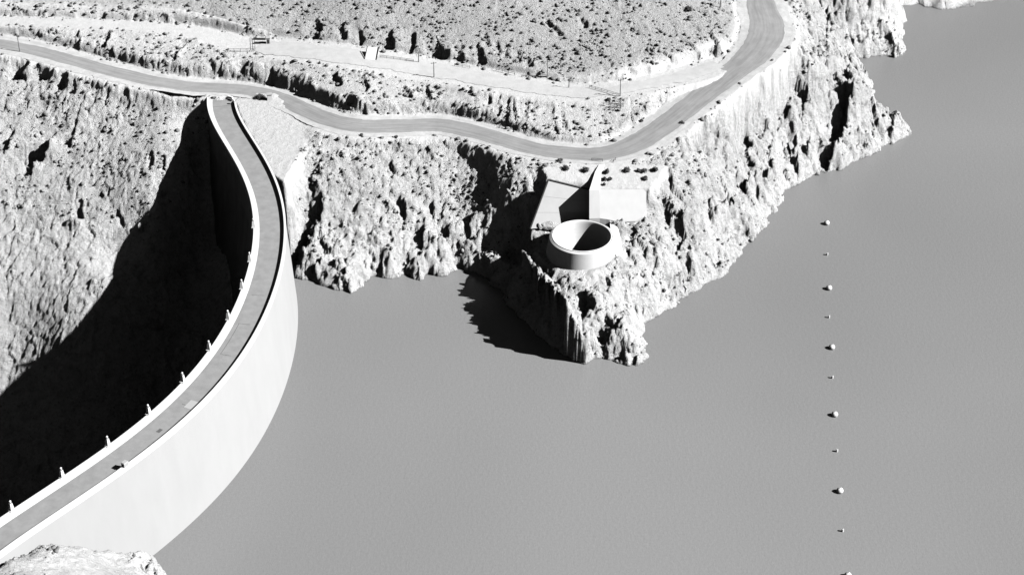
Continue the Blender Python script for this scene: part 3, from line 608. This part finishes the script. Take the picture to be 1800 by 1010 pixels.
# ------------------------------------------------------------------ spillway
sc = tuple(SPC[:2]); spw = empty('bell_mouth_spillway', (sc[0], sc[1], 16.5)); tag(spw, 'round white bell-mouth spillway like a huge bowl on the rocky point above the lake', 'spillway')
prof = [(11.6, -6), (11.25, 0), (10.45, 5.05), (10.42, 5.3)]
bm = bmesh.new(); lathe(bm, prof, n=128); bobj('collar', bm, M_bowl, spw)
bm = bmesh.new(); lathe(bm, [(10.42, 5.3), (10.35, 5.45), (9.75, 5.85), (9.70, 5.75)], n=128); bobj('coping', bm, M_bowl, spw)
bm = bmesh.new(); lathe(bm, [(9.70, 5.75), (9.69, 5.5), (9.56, 5.5), (9.55, 5.9)], n=128); bobj('seal_groove', bm, M_joint, spw)
bm = bmesh.new(); fp = [(9.55, 5.9), (9.45, 5.98), (9.2, 5.95), (9.05, 5.7), (8.85, 5.0), (8.6, 3.8), (8.2, 2), (7.6, 0), (6.8, -2.6), (6.0, -5.5), (5.3, -9), (4.9, -13), (4.6, -34), (.01, -34)]
lathe(bm, fp, n=128); bobj('funnel', bm, M_bowl, spw, True)
def adopt2(o, par): o.data.transform(Matrix.Translation(-par.location)); o.parent = par; return o
# the concrete block carrying the gate approach
blk = empty('spillway_approach', (27, 22, 24)); tag(blk, 'pale concrete approach wall and sloping apron joining the road to the bell-mouth spillway', 'approach wall')
bm = bmesh.new(); Lp = atl([(1053,289,33.2),(1046,302,32.8),(1036,334,31.6),(1036,372,25.0),(1036,384,22.9)]); Rp = Lp+np.array([(1.9, .3, 0), (2.1, .3, 0), (3.2, .3, 0), (3.4, .3, 0), (3.4, .3, 0)])
rows = [[bm.verts.new(tuple(p)) for p in Lp], [bm.verts.new(tuple(p)) for p in Rp], [bm.verts.new((p[0], p[1], 10)) for p in Rp], [bm.verts.new((p[0], p[1], 10)) for p in Lp]]
for a_ in range(4):
    A_, B_ = rows[a_], rows[(a_+1) % 4]
    for k in range(4): bm.faces.new((A_[k], B_[k], B_[k+1], A_[k+1]))
for k in (0, 4): bm.faces.new([r_[k] for r_ in rows])
adopt2(bobj('ramp_wall', bm, M_new), blk)
AP = [(1050,333,30.4),(1132,333,30.2),(1118,388.5,21.6)]
bm = bmesh.new(); prism(bm, onplane(AP, [(1042,333),(1132,333),(1136,338),(1136,370),(1130,381),(1117,388.5),(1086,389.5),(1066,385),(1042,382)]), 18)
adopt2(bobj('apron', bm, M_new), blk)
bm = bmesh.new(); prism(bm, atl([(1072,388,22.0),(1080,390,21.8),(1087,402,21.0),(1093,425,19.2),(1094.5,440,18),(1088,455,17),(1076,440,18.6)]), 15)
adopt2(bobj('pier', bm, M_new), blk)
cut_ = empty('lined_cutting', (15, 30, 24)); tag(cut_, 'smooth grey concrete-lined cutting left of the approach wall, half in its shadow', 'concrete slope')
CQ = [(964,316,32),(1037,334,28.2),(1037,394,18.2)]
Q = onplane(CQ, [(964,316),(1037,334),(1037,393),(932,402)])
nq = np.cross(Q[1]-Q[0], Q[3]-Q[0]); nq /= np.linalg.norm(nq); nq = -nq if nq[2] > 0 else nq
bm = bmesh.new(); T_ = [bm.verts.new(tuple(p)) for p in Q]; B_ = [bm.verts.new(tuple(p+nq*1.0)) for p in Q]; bm.faces.new(T_); bm.faces.new(B_[::-1])
for k in range(4): bm.faces.new((T_[k], B_[k], B_[(k+1) % 4], T_[(k+1) % 4]))
adopt2(bobj('lining_slab', bm, M_conc), cut_)
bm = bmesh.new()
for a, b in ((0, 1), (0, 3)): cyl(bm, Q[a]+np.array([0, 0, .1]), Q[b]+np.array([0, 0, .1]), .28, .28, 6)
adopt2(bobj('edge_kerb', bm, M_dark), cut_)
bm = bmesh.new()
for k in (1, 2):
    t = k/3; cyl(bm, Q[0]*(1-t)+Q[3]*t-nq*.02, Q[1]*(1-t)+Q[2]*t-nq*.0, .03, .03, 5)
adopt2(bobj('seam', bm, M_concd), cut_)

# ------------------------------------------------------------------ buoys
def sphere(r, n=2, sx=1): bm = bmesh.new(); bmesh.ops.create_uvsphere(bm, u_segments=24, v_segments=14, radius=r); return bm
bigp = [(1453,394),(1457,508),(1462,612),(1467,730),(1476,864),(1490,1013)]
nam = ['farthest', 'second farthest', 'third farthest', 'third nearest', 'second nearest', 'nearest']
def make_buoy(R):
    r = empty('buoy', (0, 0, 0)); bm = sphere(R); bmesh.ops.translate(bm, verts=bm.verts, vec=(0, 0, R*.45)); bobj('float', bm, M_white, r, True)
    bm = bmesh.new(); lathe(bm, [(R*1.0, R*.38), (R*1.03, R*.4), (R*1.03, R*.52), (R*1.0, R*.54)], n=24); bobj('band', bm, M_steel, r)
    bm = bmesh.new(); cyl(bm, (0, 0, R*1.42), (0, 0, R*1.75), R*.12, R*.12, 8); bobj('eye', bm, M_steel, r); return r
def copy_tree(o):
    c = o.copy(); SC.collection.objects.link(c)
    for ch in list(o.children): q = ch.copy(); SC.collection.objects.link(q); q.parent = c
    return c
b0 = None
for (px, py), nm in zip(bigp, nam):
    o = b0 = make_buoy(1.0) if b0 is None else b0
    if px != bigp[0][0]: o = copy_tree(b0)
    p = at(px, py, 0); o.location = (p[0], p[1], 0)
    tag(o, 'large white ball buoy on the lake, '+nm+' of the six large ones', 'buoy', 'large ball buoys in a line across the lake')
smp = [(1454,448),(1457,558),(1463,664),(1471,793),(1481,933)]; nam2 = ['farthest', 'second farthest', 'middle one', 'second nearest', 'nearest']
s0 = None
for i, ((px, py), nm) in enumerate(zip(smp, nam2)):
    if s0 is None:
        s0 = o = empty('small_buoy', (0, 0, 0)); bm = bmesh.new(); cyl(bm, (0, 0, -.3), (0, 0, .85), .36, .32, 12); bobj('float', bm, M_white, o)
        bm = bmesh.new(); cyl(bm, (0, 0, .85), (0, 0, 1.1), .12, .1, 8); bobj('cap', bm, M_steel, o)
    else: o = copy_tree(s0)
    p = at(px, py, 0); o.location = (p[0], p[1], 0)
    tag(o, 'small white can buoy on the lake, '+nm+' of the five small ones', 'buoy', 'small can buoys between the large ones')

# ------------------------------------------------------------------ things on the ground
def gp(px, py):
    p = hit(np.array([px], float), np.array([py], float), HS)[0]; p[2] = samp(HS, p[0], p[1]); return p
LF = rng.normal(size=(4000, 3))
def leafball(bm, c, rx, rz, n, leaf, r):
    for _ in range(n):
        d = r.normal(size=3); d /= np.linalg.norm(d); d[2] = abs(d[2]); q = (.55+.45*r.random())*(1+.25*r.normal()*.5)
        p = np.array(c)+d*np.array([rx, rx, rz])*q; a = r.normal(size=3); a /= np.linalg.norm(a); b = np.cross(a, d+.01); b /= np.linalg.norm(b)+1e-6
        s = leaf*(.6+.8*r.random()); vs = [bm.verts.new(tuple(p+a*s*u+b*s*.6*v)) for u, v in ((-1, 0), (0, -1), (1, 0), (0, 1))]; bm.faces.new(vs)
def shrub(px, py, R, hgt, label, cat='shrub', group=None, seed=0, name='shrub'):
    p = gp(px, py); r = np.random.default_rng(seed+100); o = empty(name, p)
    bm = bmesh.new()
    for k in range(3+int(R*2)):
        a = r.random()*6.28; q = r.random()**.5*R*.55; leafball(bm, (q*math.cos(a), q*math.sin(a), hgt*.15), R*.6, hgt*(.6+.4*r.random()), 90, .2, r)
    bobj('foliage', bm, M_leaf, o)
    bm = bmesh.new()
    for k in range(5): a = k*1.26; cyl(bm, (0, 0, -.3), (R*.4*math.cos(a), R*.4*math.sin(a), hgt*.6), .06, .03, 5)
    bobj('stem', bm, M_dark, o); tag(o, label, cat, group); return o
G = 'shrubs on the levelled ground by the spillway'
shrub(994,300,1.4,1.5,'broad dark shrub at the left end of the levelled ground above the grey cutting','shrub',G,1)
shrub(1029,303,1.2,1.5,'dark shrub just left of the top of the approach wall','shrub',G,2)
shrub(1067,305,1.0,1.6,'dark shrub just right of the top of the approach wall','shrub',G,3)
shrub(1062,317,.85,1.1,'left shrub of the pair in the middle row right of the approach wall','shrub',G,4)
shrub(1072,317,.8,1.0,'right shrub of the pair in the middle row right of the approach wall','shrub',G,5)
shrub(1061,327,.75,.9,'lowest small shrub at the upper left corner of the white apron','shrub',G,6)
shrub(1103,303,1.4,1.3,'wide dark shrub above the middle of the white apron','shrub',G,7)
shrub(1124,302,.9,1.0,'smaller left shrub of the touching pair below the road bend','shrub',G,8)
shrub(1132,304,1.0,1.1,'right shrub of the touching pair below the road bend','shrub',G,9)
shrub(1150,302,1.2,1.5,'round dark shrub at the right end of the row below the road bend','shrub',G,10)
shrub(1134,315,1.1,1.1,'lone dark shrub above the upper right corner of the white apron','shrub',G,11)
shrub(984,284,1.2,.9,'flat dark shrub at the road edge, up and left of the grey cutting','shrub',G,12)
o = shrub(458,174,2.0,1.7,'long dark hedge clump on the white gravel island beside the dam junction','hedge',None,20,'hedge'); o.scale = (1.25, .9, 1)
for i, (px, py, R, lb) in enumerate(((1212,20,1.6,'single dark shrub near the top of the hillside, left of the bending road'),(1128,213,.8,'small dark shrub beside the near edge of the road, below its long straight'),(1198,218,.9,'dark shrub on the lake side of the straight road'),(697,243,.7,'small dark shrub on the canyon side of the road, in its first dip'),(1070,176,1.0,'dark shrub by the rail fence at the end of the terrace'),(636,238,.8,'low dark shrub on the light verge in the road bend'),(1016,95,.9,'dark shrub low on the hillside above the terrace'))):
    shrub(px, py, R, R*.9, lb, 'shrub', None, 40+i)
# gate pillar by the hedge
p = gp(474, 175); gpil = empty('gate_pillar', p); tag(gpil, 'squat white masonry pillar at the right end of the hedge clump', 'pillar')
bm = bmesh.new(); box(bm, (0, 0, .9), (1.7, 1.5, 2.2), .2, .9); bobj('pillar_body', bm, M_white, gpil)
bm = bmesh.new(); box(bm, (0, 0, 2.1), (1.9, 1.7, .25), .2); bobj('cap', bm, M_concw, gpil)
p = gp(405, 174); kb = empty('barrier_block', p); tag(kb, 'low white concrete block at the junction, beyond the far end of the lakeside parapet', 'barrier')
bm = bmesh.new(); box(bm, (0, 0, .4), (2.6, .9, .8), -.5, .7); bobj('block', bm, M_white, kb); bm = bmesh.new(); box(bm, (0, 0, .05), (2.9, 1.3, .2), -.5); bobj('foot', bm, M_concw, kb)
# utility poles
def pole(px, py, h, label, rz=.3, arm=True):
    p = gp(px, py); o = empty('utility_pole', p, rz); tag(o, label, 'utility pole', 'utility poles along the terrace')
    bm = bmesh.new(); cyl(bm, (0, 0, -.5), (0, 0, h), .19, .12, 8); bobj('pole', bm, M_steel, o)
    if arm:
        bm = bmesh.new(); box(bm, (0, 0, h-.5), (2.0, .14, .16)); bobj('crossarm', bm, M_steel, o)
        for x in (-.85, 0, .85): bm = bmesh.new(); cyl(bm, (x, 0, h-.42), (x, 0, h-.16), .07, .05, 6); bobj('insulator', bm, M_steel, o)
pole(763,137,6.0,'thin dark utility pole standing alone in the middle of the terrace')
pole(736,110,4.2,'short dark utility pole at the right end of the terrace rail fence')
pole(962,139,6.5,'dark utility pole at the right end of the long terrace fence')
pole(1000,156,4.5,'faint thin utility pole between the terrace fence and the spur road')
pole(1090,170,6.5,'dark utility pole at the end of the slanting rail fence near the spur road')
pole(1091,192,3.8,'short dark utility pole inside the small railed pen at the terrace end')
pole(1266,18,6.5,'dark utility pole high on the hillside left of the road, near the top edge')
pole(35,92,7,'dark utility pole beside the far left road')
# fences
def fence(pts, h, label, step=2.2, name='rail_fence', rails=2, r=.07, m=M_dark):
    P = np.array([gp(*q) for q in pts]); P = dens(P, step); P[:, 2] = samp(HS, P[:, 0], P[:, 1]); o = empty(name, P[0]); tag(o, label, 'fence')
    for p in P: bm = bmesh.new(); cyl(bm, p-P[0]-np.array([0, 0, .2]), p-P[0]+np.array([0, 0, h]), r, r*.8, 6); bobj('post', bm, m, o)
    for k in range(rails):
        bm = bmesh.new(); z = np.array([0, 0, h*(1-.45*k)-.08])
        for a, b in zip(P, P[1:]): cyl(bm, a-P[0]+z, b-P[0]+z, r*.9, r*.9, 5)
        bobj('rail', bm, m, o)
fence([(668,102),(700,106),(727,110)],1.1,'low dark rail fence running right from the white ramp')
fence([(799,117),(826,121)],1.1,'short dark rail fence at the foot of the dark scarp')
fence([(872,126),(905,134)],1.3,'dark rail fence slanting at the back of the terrace below the black hollows')
fence([(917,137),(962,139)],1.0,'thin rail fence ending at the tall terrace pole')
fence([(1036,156),(1055,162),(1088,171)],1.2,'slanting dark rail fence beside the spur road')
fence([(1060,188),(1095,194),(1096,184),(1076,183)],1.2,'small railed pen at the lower end of the terrace')
fence([(400,93),(449,92),(447,68)],1.4,'dark fence on two sides of the levelled yard at the left end of the terrace')
fence([(1040,284),(1059,285)],1.0,'short dark guard rail at the roadside above the approach wall',3)
fence([(1078,287),(1082,283)],1.1,'tiny dark guard rail at the roadside right of the approach wall',1.2)
# hut, stacked timbers, white ramp
p = gp(472, 77); hut = empty('pump_hut', p, .1); tag(hut, 'tiny white hut beside the dark timber stacks at the left end of the terrace', 'hut')
bm = bmesh.new(); box(bm, (0, 0, 1.1), (1.5, 1.5, 2.6)); bobj('wall', bm, M_white, hut); bm = bmesh.new(); box(bm, (0, 0, 2.5), (1.9, 1.9, .25), 0, .8); bobj('roof', bm, M_concw, hut); bm = bmesh.new(); box(bm, (0, -.77, .9), (.7, .05, 1.8)); bobj('door', bm, M_dark, hut)
for i, (px, py, lb) in enumerate(((457,77,'front dark stack of timbers left of the tiny white hut'),(457,70,'rear dark stack of timbers left of the tiny white hut'))):
    p = gp(px, py); o = empty('timber_stack', p, -.05); tag(o, lb, 'timber stack', 'timber stacks by the hut')
    for k in range(5): bm = bmesh.new(); box(bm, (0, (k % 3-1)*.32+(k//3)*.1, .15+.3*(k//3)), (4.2, .28, .28)); bobj('timber', bm, M_dark, o)
p = gp(654, 100); rp = empty('loading_ramp', p, -.12); tag(rp, 'white sloping loading ramp with dark edges at the back of the terrace', 'ramp')
bm = bmesh.new(); vs = [bm.verts.new(v) for v in ((-2, -3, .1), (2, -3, .1), (2, 3, 2.2), (-2, 3, 2.2), (-2, -3, -.6), (2, -3, -.6), (2, 3, -.6), (-2, 3, -.6))]
for f_ in ((0, 1, 2, 3), (7, 6, 5, 4), (0, 4, 5, 1), (1, 5, 6, 2), (2, 6, 7, 3), (3, 7, 4, 0)): bm.faces.new([vs[i] for i in f_])
bobj('ramp_slab', bm, M_white, rp)
for sx in (-1, 1):
    bm = bmesh.new(); cyl(bm, (sx*2.1, -2.9, .3), (sx*2.1, 3, 2.5), .14, .14, 6); bobj('edge_beam', bm, M_dark, rp)

# ------------------------------------------------------------------ boulders that stand out
def boulder_mesh(seed, sub=3):
    r = np.random.default_rng(seed); bm = bmesh.new(); bmesh.ops.create_icosphere(bm, subdivisions=sub, radius=1)
    co = np.array([v.co[:] for v in bm.verts]); val, e, _t = cell3(co+seed*7.3, 1.3, seed); q = .8+.35*val
    pl = r.normal(size=(9, 3)); pl /= np.linalg.norm(pl, axis=1)[:, None]
    for v, k, c_ in zip(bm.verts, q, co):
        s = k
        for n_p in pl:
            dd_ = float(np.dot(c_, n_p))
            if dd_*s > .72: s = .72/dd_
        v.co = v.co*s
    return bm
for i, (px, py, R, zz, lb) in enumerate(((948,404,1.6,None,'small pale boulder catching light in the dark gully left of the spillway'),(965,403,2.0,None,'elongated pale boulder touching the left side of the spillway'),(248,405,1.7,None,'pale slab-shaped boulder lit on the edge of the canyon shadow'),(326,262,1.1,None,'small lit boulder at the upper edge of the canyon shadow'),(277,385,1.1,None,'little lit rock out in the canyon shadow beside the ragged edge'))):
    p = gp(px, py); bm = boulder_mesh(300+i, 3); bmesh.ops.scale(bm, vec=(R*(1.9 if i == 1 else .7), R*.7, R*(1.5 if i == 2 else .9)), verts=bm.verts)
    o = bobj('boulder', bm, M_rock); o.location = (p[0], p[1], p[2]+R*.3); tag(o, lb, 'boulder', 'lone boulders at the edges of shadow')

# ------------------------------------------------------------------ uncountable scrub and rubble (stuff)
gyS, gxS = np.gradient(HS, ay, ax); slS = np.hypot(gxS, gyS)
ICO_V, ICO_F = None, None
bm = bmesh.new(); bmesh.ops.create_icosphere(bm, subdivisions=1, radius=1); ICO_V = np.array([v.co[:] for v in bm.verts]); ICO_F = np.array([[v.index for v in f_.verts] for f_ in bm.faces]); bm.free()
def scatter(name, P, R, flatz, m, jitter, kindlabel):
    n = len(P); nv = len(ICO_V)
    ang = rng.random(n)*6.28; ca, sa = np.cos(ang), np.sin(ang); jr = 1+jitter*rng.normal(size=(n, nv)); sc3 = np.stack([R*(.7+.6*rng.random(n)), R*(.7+.6*rng.random(n)), R*flatz*(.7+.6*rng.random(n))], 1)
    v = ICO_V[None]*jr[..., None]*sc3[:, None, :]; x = v[..., 0]*ca[:, None]-v[..., 1]*sa[:, None]; y = v[..., 0]*sa[:, None]+v[..., 1]*ca[:, None]
    VV = np.stack([x, y, v[..., 2]], -1)+P[:, None, :]; FF = ICO_F[None]+(np.arange(n)*nv)[:, None, None]
    o = fastmesh(name, VV.reshape(-1, 3), FF.reshape(-1, 3), m); tag(o, kindlabel, None, None, 'stuff'); return o
n = 190000
x = rng.uniform(-195, 170, n); y = rng.uniform(-158, 198, n); z = samp(HS, x, y); fl_ = samp(flat, x, y); hm = samp(hillmask, x, y); sl_ = samp(slS, x, y); ld = samp(land.astype(float), x, y)
up_ = sstep(9, 16, z)*sstep(45, 30, x); dens_ = np.maximum(.34+.24*up_, .85*hm); clump = fbm(x/11, y/9, 3, 501); dens_ = dens_*(.22+1.1*sstep(-.2, .35, clump)); dens_ = np.where(sl_ > 1.5, dens_*.25, dens_)
dens_ = dens_*np.where(fl_ > .2, .16, 1); dT, _i = near(x, y, T1[::2]); dR, _i = near(x, y, RD[::2]); ok = (fl_ < .98) & (dT > 2.5) & (dR > 5.6) & (ld > .9) & (z > 1.5) & (rng.random(n) < dens_*.42) & ~((x > -112) & (x < -60) & (z < 30.5) & (y < 80) & (x < np.interp(y, _c[:, 1], _c[:, 0])+4))
ok &= np.hypot(x-SPC[0], y-SPC[1]) > 15
P = np.stack([x, y, z], 1)[ok]; R = (.2+.62*rng.random(len(P))**3.2)*(1+.0*P[:, 0]); P[:, 2] += R*.3
scatter('sagebrush', P, R, .8, M_sage, .25, 'scattered low dark desert scrub covering the slopes'); print('sage', len(P))
n = 60000
x = rng.uniform(-195, 170, n); y = rng.uniform(-158, 198, n); z = samp(HS, x, y); fl_ = samp(flat, x, y); rk = samp(rock, x, y); ld = samp(land.astype(float), x, y)
ok = (fl_ < .05) & (ld > .9) & (z > .3) & (rng.random(n) < rk*.35*(.3+sstep(-.2, .3, fbm(x/8, y/8, 3, 601)))) & (np.hypot(x-SPC[0], y-SPC[1]) > 13)
ok &= ~((x < np.interp(y, _c[:, 1], _c[:, 0])+3) & (x > np.interp(y, _c[:, 1], _c[:, 0])-25) & (y < 88))
P = np.stack([x, y, z], 1)[ok]; R = .18+.7*rng.random(len(P))**5
scatter('rubble', P, R, .75, M_rock, .16, 'loose angular rubble strewn over the rocky slopes'); print('rubble', len(P))
